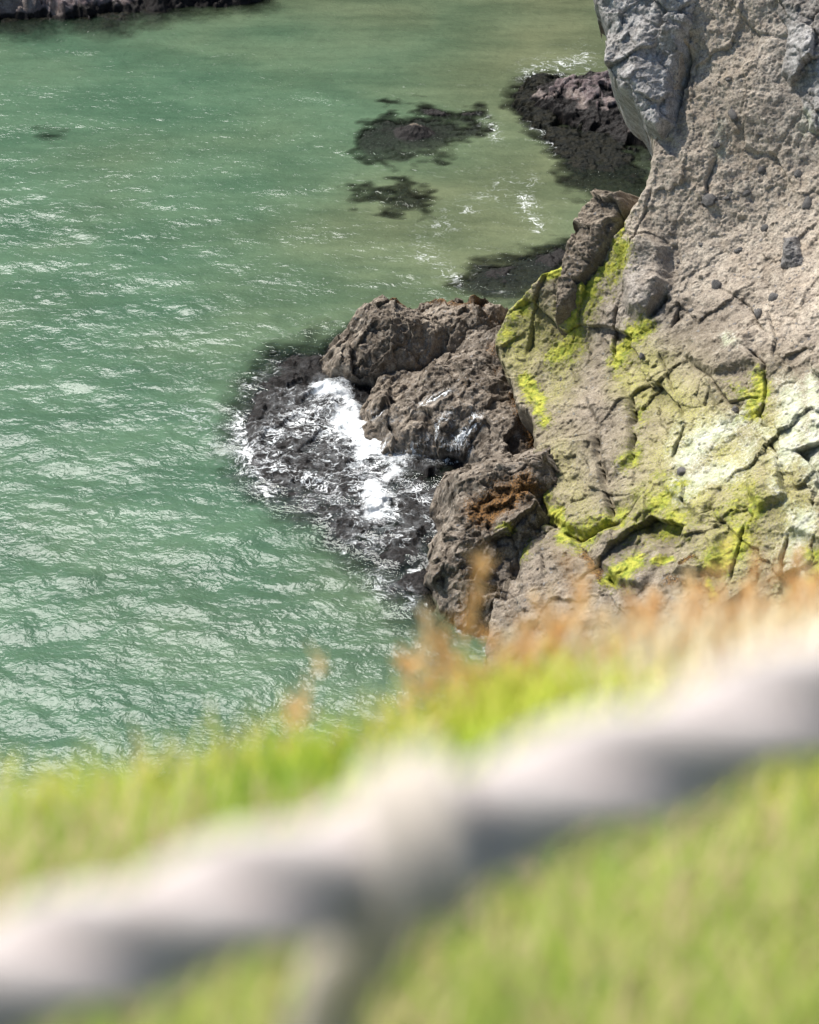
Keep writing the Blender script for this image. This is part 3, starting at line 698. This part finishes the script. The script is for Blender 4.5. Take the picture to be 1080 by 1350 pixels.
def lace(t, amount, s1, s2):
    v1 = t.warp(t.scale_vec(t.pos, (1, 1.25, .3)), 1.7, .8); v2 = t.warp(v1, 6.0, .16)
    def marble(sc, w):
        n = t.noise(sc, 4, .62, v2, 1.1)
        wv_ = t.math('MULTIPLY_ADD', t.noise(sc * 1.7, 3, .6), w * 2.0, -w * .35)
        return t.ss(t.math('ABSOLUTE', t.math('SUBTRACT', n, .5)), wv_, 0.0)
    e1 = marble(s1 * .62, .05); e2 = marble(s2 * .62, .055)
    nz = t.noise(2.6, 5, .65)
    pat = t.math('ADD', t.math('MULTIPLY', t.math('MAXIMUM', e1, t.math('MULTIPLY', e2, .75)), .6), t.math('MULTIPLY', nz, .5))
    return t.ss(t.math('ADD', t.math('MULTIPLY', amount, 1.05), pat), .92, 1.55)
def water_material():
    t = NT('sea_water')
    tb, fm, sd_, ch = t.attr('w1')
    p = t.scale_vec(t.pos, (.95, 1.15, 1), (0, 0, R(22)))
    pw = t.warp(p, .9, .35)
    n1 = t.noise(2.1, 3, .5, pw)
    n2 = t.noise(6.5, 3, .55, pw, .6)
    n3 = t.noise(19.0, 2, .5, pw)
    h = t.math('ADD', n1, t.math('MULTIPLY', n2, .30)); h = t.math('ADD', h, t.math('MULTIPLY', n3, .06))
    nor = t.bump(h, t.math('MULTIPLY', ch, .9), .085)
    nord = t.bump(h, 1.0, .075)
    deepv = t.noise(.35, 4, .6, t.scale_vec(t.pos, (.6, 1.4, 1)))
    c = t.mix(t.ss(deepv, .38, .64), (.048, .092, .056), (.066, .116, .071))
    c = t.mix(t.math('MULTIPLY', sd_, .85), c, t.mix(t.ss(deepv, .36, .62), (.078, .086, .046), (.115, .122, .066)))
    silt = t.noise(1.5, 7, .7, t.warp(t.scale_vec(t.pos, (.5, 1.6, 1), (0, 0, R(12))), .8, .8))
    c = t.mix(t.ss(silt, .36, .68, 0, .55), c, t.mix(1.0, c, (.70, .73, .73), 'MULTIPLY'))
    dif = t.n('ShaderNodeBsdfDiffuse'); t.set(dif.inputs[0], c); t.set(dif.inputs['Normal'], nord)
    tr = t.n('ShaderNodeBsdfTransparent'); t.set(tr.inputs[0], (.80, .90, .84))
    tn = t.math('ADD', tb, t.math('MULTIPLY', t.math('SUBTRACT', t.noise(5.0, 4, .65, p), .5), t.math('MULTIPLY', t.math('MULTIPLY', tb, t.math('SUBTRACT', 1.0, tb)), 3.0)), clamp=True)
    body = t.n('ShaderNodeMixShader'); t.set(body.inputs[0], tn); t.set(body.inputs[1], tr.outputs[0]); t.set(body.inputs[2], dif.outputs[0])
    gl = t.n('ShaderNodeBsdfGlossy'); gl.inputs['Roughness'].default_value = .015; t.set(gl.inputs['Normal'], nor)
    fr = t.n('ShaderNodeFresnel'); fr.inputs['IOR'].default_value = 1.34; t.set(fr.inputs['Normal'], nor)
    wsh = t.n('ShaderNodeMixShader'); t.set(wsh.inputs[0], t.math('MULTIPLY', fr.outputs[0], .82)); t.set(wsh.inputs[1], body.outputs[0]); t.set(wsh.inputs[2], gl.outputs[0])
    fo = t.bsdf((.80, .82, .82), .8, nor, .2)
    ms = t.n('ShaderNodeMixShader'); t.set(ms.inputs[0], lace(t, fm, 1.9, 5.0)); t.set(ms.inputs[1], wsh.outputs[0]); t.set(ms.inputs[2], fo.outputs[0])
    return t.done(ms.outputs[0])
sea = link_mesh('water', V, F, water_material(), True, {'w1': w1})
tag(sea, 'choppy green sea water with pale glints and foam streaks', 'water', kind='structure')

# surf running over the shelf
def foam_material():
    t = NT('surf_foam')
    fm, core, _, _ = t.attr('f1')
    nor = t.bump(t.noise(14, 5, .65), .8, .08)
    fo = t.bsdf(t.mix(t.ss(t.noise(5, 4, .6), .35, .65), (.62, .65, .66), (.80, .81, .81)), .75, nor, .2)
    tr = t.n('ShaderNodeBsdfTransparent')
    a = t.math('MAXIMUM', lace(t, fm, 2.2, 6.0), t.ss(t.math('ADD', core, t.math('MULTIPLY', t.math('SUBTRACT', t.noise(6, 7, .75), .5), 2.0)), .40, 1.15))
    a = t.math('MAXIMUM', a, t.math('MULTIPLY', t.math('MULTIPLY', fm, .40), t.ss(t.noise(3.5, 7, .72, t.warp(t.pos, 2.0, .5)), .46, .72)))
    m = t.n('ShaderNodeMixShader'); t.set(m.inputs[0], a); t.set(m.inputs[1], tr.outputs[0]); t.set(m.inputs[2], fo.outputs[0])
    return t.done(m.outputs[0])
SPx, SPy, SPP = shelf['px'], shelf['py'], shelf['P']
wv = 9 * fbm(SPP, 1.4, 3, 404); wv2 = 9 * fbm(SPP + 7, 1.4, 3, 405)
core = strokes(SPx + wv, SPy + wv2, [([(418, 522), (455, 528), (470, 548)], 13, 1.06), ([(452, 560), (480, 585), (510, 600), (530, 600)], 23, 1.25), ([(480, 600), (478, 610)], 19, 1.00), ([(490, 650), (500, 670), (490, 685)], 17, 1.19), ([(505, 640), (520, 625)], 12, 0.94),
      ([(460, 600), (470, 630)], 14, 0.62), ([(400, 540), (440, 600)], 17, 0.44)])
lacea = strokes(SPx + wv, SPy + wv2, [([(330, 600), (380, 580), (440, 540)], 39, 0.55), ([(400, 560), (480, 600), (500, 680)], 51, 0.66), ([(340, 620), (420, 640), (470, 690)], 30, 0.53), ([(520, 640), (570, 670), (575, 700)], 18, 0.64), ([(520, 620), (590, 590), (630, 570)], 14, 0.69),
      ([(545, 545), (590, 535)], 10, 0.64), ([(600, 600), (560, 620)], 10, 0.53), ([(470, 720), (540, 720)], 28, 0.44), ([(500, 770), (540, 800)], 18, 0.44), ([(400, 660), (440, 690)], 28, 0.44)])
zf = np.maximum(blur(SPP[:, 2].reshape(shelf['nb'], shelf['na']), 6).ravel(), .05)
FV = SPP.copy(); FV[:, 2] = np.maximum(zf, SPP[:, 2] * .55 + zf * .45) + .045 + .07 * np.clip(core, 0, 1) * (.5 + 1.2 * np.clip(fbm(SPP, 2.2, 4, 410) + .2, 0, 1)) + .03 * fbm(SPP, 3, 3, 411)
km = (core > .04) | (lacea > .06)
FF = grid_faces(shelf['na'], shelf['nb'], km)
f1 = np.zeros((len(FV), 4), np.float32); f1[:, 0] = lacea; f1[:, 1] = core
FV, FF, fa = compact(FV, FF, {'f1': f1})
LX, LY, LP = ledge['px'], ledge['py'], ledge['P']
lw, lw2 = 7 * fbm(LP, 1.6, 3, 424), 7 * fbm(LP + 7, 1.6, 3, 425)
la2 = strokes(LX + lw, LY + lw2, [([(500, 640), (560, 612), (600, 598), (632, 568)], 10, .85), ([(560, 545), (592, 534)], 10, .75), ([(520, 600), (560, 590), (600, 565)], 9, .6), ([(540, 650), (572, 680), (574, 700)], 12, .8),
      ([(500, 600), (520, 640)], 24, .7), ([(575, 585), (620, 600)], 7, .6), ([(490, 540), (520, 560)], 10, .5)])
lz = blur(LP[:, 2].reshape(ledge['nb'], ledge['na']), 2).ravel()
LV = LP.copy(); LV[:, 2] = np.maximum(lz, LP[:, 2]) + .03
LF = grid_faces(ledge['na'], ledge['nb'], la2 > .06)
l1 = np.zeros((len(LV), 4), np.float32); l1[:, 0] = la2; l1[:, 1] = np.clip(la2 - .6, 0, 1)
LV, LF, lat = compact(LV, LF, {'f1': l1})
FF = np.concatenate([FF, LF + len(FV)]); FV = np.concatenate([FV, LV]); fa = {'f1': np.concatenate([fa['f1'], lat['f1']])}
tag(link_mesh('surf_foam', FV, FF, foam_material(), True, fa), 'white surf foam swirling over the black rock shelf', 'foam', kind='stuff')

# ------------------------------------------------------------------ the grassy bank under the camera
EDGE = [(-6, -.6), (-3, .9), (-1.2, 1.92), (-.55, 2.36), (0, 2.82), (.42, 3.45), (.95, 4.1), (2, 5.1), (4, 6.2), (8, 7)]
def edge_y(x): return np.interp(x, [e[0] for e in EDGE], [e[1] for e in EDGE])
def bank_z(x, y):
    z = np.where(y > 1.3, 23.42 - .48 * (y - 1.4) - .03 * (y - 1.4) ** 2, 23.47 - .1 * (y - 1.3))
    over = np.clip(y - edge_y(x), 0, None)
    z = z + .07 * np.exp(-((x - .22) / .22) ** 2 - ((y - 2.95) / .25) ** 2)
    return z - .03 - over * 2.0 - 1.2 * np.clip(over, 0, 2) ** 2
bx = np.arange(-6, 8, .08); by = np.arange(-3, 14, .08)
bxx, byy = np.meshgrid(bx, by); bxx = bxx.ravel(); byy = byy.ravel()
bp = np.stack([bxx, byy, 0 * bxx], 1)
bz = np.maximum(bank_z(bxx, byy) + .08 * fbm(bp, 1.4, 4, 501), -1)
t = NT('turf_soil')
tc = t.mix(t.ss(t.noise(5, 5, .6), .4, .6), (.07, .10, .02), (.16, .15, .05))
M_turf = t.done(t.bsdf(tc, .95, t.bump(t.noise(30, 4, .7), .8, .05), .2).outputs[0])
tag(link_mesh('hill', np.stack([bxx, byy, bz], 1), grid_faces(len(bx), len(by)), M_turf), 'steep grassy hillside dropping to the sea', 'hill', kind='structure')

def blades(n, xs, ys, hmin, hmax, w, colours, lean=.5, curl=.5, seed=1, dens=None, zoff=0.0, cf=2.6):
    g = np.random.default_rng(seed)
    x = g.uniform(*xs, n); y = g.uniform(*ys, n)
    if dens is not None:
        k = g.random(n) < dens(x, y); x, y = x[k], y[k]
    n = len(x)
    z = bank_z(x, y) + zoff
    L = g.uniform(hmin, hmax, n)
    pp = np.stack([x, y, 0 * x], 1)
    az = g.uniform(0, 6.28, n) * .6 + .5 + 2.0 * fbm(pp, 1.5, 2, seed + 3)
    ln = g.uniform(.1, lean, n)
    dirx, diry = np.cos(az) * ln, np.sin(az) * ln
    sx, sy = -np.sin(az + g.uniform(-.9, .9, n)), np.cos(az + g.uniform(-.9, .9, n))
    K = 5; verts = np.zeros((n, K * 2, 3)); col = np.zeros((n, K * 2, 4)); col[..., 3] = 1
    pal = np.array(colours); ci = np.clip(((fbm(pp, cf, 3, seed + 9) * 1.5 + .5) * .72 + g.random(n) * .28) * len(pal), 0, len(pal) - .01)
    c0 = pal[ci.astype(int)] * g.uniform(.8, 1.25, (n, 1))
    for i in range(K):
        s = i / (K - 1); bend = s + curl * s * s
        cx = x + dirx * L * bend; cy = y + diry * L * bend; cz = z + L * (s - .35 * curl * s * s)
        ww = w * (1 - s ** 2) + .0004
        for j, sg in enumerate((-1, 1)):
            verts[:, i * 2 + j] = np.stack([cx + sg * sx * ww, cy + sg * sy * ww, cz], 1)
            col[:, i * 2 + j, :3] = c0
    b0 = (np.arange(n) * K * 2)[:, None]
    F = np.concatenate([np.stack([b0 + 2 * i, b0 + 2 * i + 1, b0 + 2 * i + 3, b0 + 2 * i + 2], -1).reshape(n, 4) for i in range(K - 1)])
    return verts.reshape(-1, 3), F, col.reshape(-1, 4)
def grass_material(name, transl=.45):
    t = NT(name)
    a = t.n('ShaderNodeAttribute', attribute_name='tint').outputs['Color']
    b = t.bsdf(a, .6, None, .3)
    tl = t.n('ShaderNodeBsdfTranslucent'); t.set(tl.inputs[0], a)
    m = t.n('ShaderNodeMixShader'); m.inputs[0].default_value = transl
    t.set(m.inputs[1], b.outputs[0]); t.set(m.inputs[2], tl.outputs[0])
    return t.done(m.outputs[0])
M_grass = grass_material('grass_blade'); M_straw = grass_material('dry_straw', .35)
def d_green(x, y):
    return np.clip((edge_y(x) + .12 - y) / .1, 0, 1) * (1 - .75 * sstep(.5, .9, x - .25 * (3.4 - y)) * sstep(2.4, 3.0, y))
gV, gF, gC = blades(70000, (-1.6, 1.6), (2.0, 4.4), .07, .15, .0032, [(.17, .29, .02), (.36, .46, .035), (.48, .53, .06), (.56, .55, .10), (.60, .50, .20)], .7, .6, 11, d_green)
nV, nF, nC = blades(60000, (-.9, 1.1), (.7, 2.15), .06, .15, .0042, [(.12, .20, .03), (.22, .32, .04), (.32, .37, .07), (.46, .37, .19), (.24, .34, .04), (.40, .40, .09)], .9, .7, 13, cf=7.0)
gF = np.concatenate([gF, nF + len(gV)]); gV = np.concatenate([gV, nV]); gC = np.concatenate([gC, nC])
tag(link_mesh('green_grass', gV, gF, M_grass, True, {'tint': gC}), 'blurred bright green grass on the bank behind and below the rope', 'grass', kind='stuff')
def d_straw(x, y):
    return np.clip((edge_y(x) + .2 - y) / .2, 0, 1) * sstep(.22, .55, x) * sstep(2.7, 3.1, y)
sV, sF, sC = blades(42000, (-.2, 2.0), (2.6, 5.0), .14, .27, .0022, [(.72, .60, .34), (.82, .71, .46), (.86, .77, .56), (.74, .55, .30)], .45, .5, 12, d_straw)
tag(link_mesh('straw_grass', sV, sF, M_straw, True, {'tint': sC}), 'blurred pale straw-coloured grass along the cliff top', 'grass', kind='stuff')

# flowering grass heads: a stalk with a loose brush of spikelets
def dry_heads(n, seed):
    g = np.random.default_rng(seed); VV, FF, CC = [], [], []; base = 0
    while n > 0:
        x = g.uniform(-.35, 1.5); e = float(edge_y(x)); y = e + g.uniform(.0, .25)
        pr = .03 if x < .0 else (.6 if x < .2 else 1.0)
        if g.random() > pr * (1 if g.random() < .7 + .5 * math.sin(x * 9) else .35): continue
        n -= 1
        z = float(bank_z(np.array([x]), np.array([y]))[0]); H = g.uniform(.22, .39)
        lx, ly = g.normal(.05, .10), g.normal(0, .10)
        c = np.array([(.68, .43, .19), (.76, .53, .27), (.58, .35, .14), (.80, .62, .36)])[g.integers(4)] * g.uniform(.85, 1.2)
        def strip(p, q, w, col):
            nonlocal base
            d = q - p; s = np.cross(d, g.normal(size=3)); s /= np.linalg.norm(s) + 1e-9
            VV.append(np.array([p - s * w, p + s * w, q + s * w * .4, q - s * w * .4])); FF.append([base, base + 1, base + 2, base + 3]); base += 4
            CC.append(np.tile(np.append(col, 1), (4, 1)))
        pts = [np.array([x + lx * H * s * (1 + s), y + ly * H * s * (1 + s), z + H * s]) for s in np.linspace(0, 1, 5)]
        for a, b in zip(pts[:-1], pts[1:]): strip(a, b, .0016, np.array([.68, .54, .32]))
        for k in range(26):
            s = g.uniform(.62, 1.0); p = np.array([x + lx * H * s * (1 + s), y + ly * H * s * (1 + s), z + H * s])
            q = p + np.array([g.normal(0, .016), g.normal(0, .016), g.uniform(.015, .05)])
            strip(p, q, .0028, c)
    return np.concatenate(VV), np.array(FF), np.concatenate(CC)
hV, hF, hC = dry_heads(620, 21)
tag(link_mesh('dry_grass_heads', hV, hF, M_straw, True, {'tint': hC}), 'blurred rust-brown flowering grass heads in front of the rocks', 'grass', kind='stuff')

# ------------------------------------------------------------------ the hand rope
def rope_material(name, c1, c2):
    t = NT(name)
    c = t.mix(t.ss(t.noise(60, 5, .6), .35, .65), c1, c2)
    nor = t.bump(t.noise(900, 3, .6, t.scale_vec(t.pos, (.25, 1, 1))), .5, .002)
    return t.done(t.bsdf(c, .85, nor, .3).outputs[0])
M_rope = rope_material('weathered_rope', (.38, .33, .305), (.47, .42, .39))
M_cord = rope_material('tie_cord', (.40, .35, .295), (.47, .415, .35))
def tube(path, rad, k=14, lump=0.0, seed=0):
    path = np.array(path); n = len(path)
    T = np.gradient(path, axis=0); T /= np.linalg.norm(T, axis=1)[:, None]
    up = np.array([0, .3, 1.0]); A = np.cross(T, up); A /= np.linalg.norm(A, axis=1)[:, None]; B = np.cross(A, T)
    th = np.linspace(0, 2 * math.pi, k, endpoint=False)
    V = path[:, None] + rad * (np.cos(th)[None, :, None] * A[:, None] + np.sin(th)[None, :, None] * B[:, None])
    i = np.arange(n * k).reshape(n, k)
    F = np.stack([i[:-1], np.roll(i[:-1], -1, 1), np.roll(i[1:], -1, 1), i[1:]], -1).reshape(-1, 4)
    return V.reshape(-1, 3), F
def merge(parts):
    V, F, b = [], [], 0
    for v, f in parts: V.append(v); F.append(f + b); b += len(v)
    return np.concatenate(V), np.concatenate(F)
RD = 1.08
ctl = [(-260, 1375), (0, 1290), (200, 1222), (380, 1160), (540, 1110), (700, 1052), (850, 1000), (1000, 945), (1080, 912), (1340, 800)]
tt = np.linspace(-260, 1340, 260)
cy = np.interp(tt, [c[0] for c in ctl], [c[1] for c in ctl]); cy = np.convolve(np.pad(cy, 12, mode='edge'), np.ones(25) / 25, 'valid')
cen = np.array([at_d(x, y, RD + .00004 * (x - 540)) for x, y in zip(tt, cy)])
RR = 87 * RD / FPX
T = np.gradient(cen, axis=0); T /= np.linalg.norm(T, axis=1)[:, None]
A = np.cross(T, [0, 0, 1.0]); A /= np.linalg.norm(A, axis=1)[:, None]; B = np.cross(A, T)
LAY = 690.0
cen = cen - B * (7 * RD / FPX)
parts = []
for k in range(3):
    ph = -2 * math.pi * (tt / LAY) + k * 2 * math.pi / 3 + .9
    pth = cen + RR * .51 * (np.cos(ph)[:, None] * A + np.sin(ph)[:, None] * B)
    parts.append(tube(pth, RR * .50))
V, F = merge(parts)
rope = tag(link_mesh('hand_rope', V, F, M_rope), 'thick pale grey twisted hand rope, out of focus, crossing the foreground', 'rope')
# a thinner cord hitched round it, its tail hanging down
i0 = int(np.argmin(np.abs(tt - 548))); c0, t0, a0, b0 = cen[i0], T[i0], A[i0], B[i0]
s = np.linspace(0, 1, 120); cr = RR * .36
ang = R(200) + 2 * math.pi * 2.2 * s
hel = c0 + t0[None] * (((s - .5) * 2) * cr * 2.1)[:, None] + (RR * .88 + cr * .5) * (np.cos(ang)[:, None] * a0 + np.sin(ang)[:, None] * b0)
tail_pts = np.array([hel[0], at_d(500, 1230, RD + .06), at_d(450, 1290, RD + .14), at_d(425, 1380, RD + .2), at_d(415, 1480, RD + .22)])
u = np.linspace(0, 1, 40); tail = np.stack([np.interp(u, np.linspace(0, 1, 5), tail_pts[:, i]) for i in range(3)], 1)
for _ in range(4): tail[1:-1] = (tail[:-2] + tail[1:-1] + tail[2:]) / 3
V, F = merge([tube(hel, cr), tube(tail, cr * 1.9)])
link_mesh('knot', V, F, M_cord, parent=rope)['label'] = 'paler hitched cord with a hanging tail'
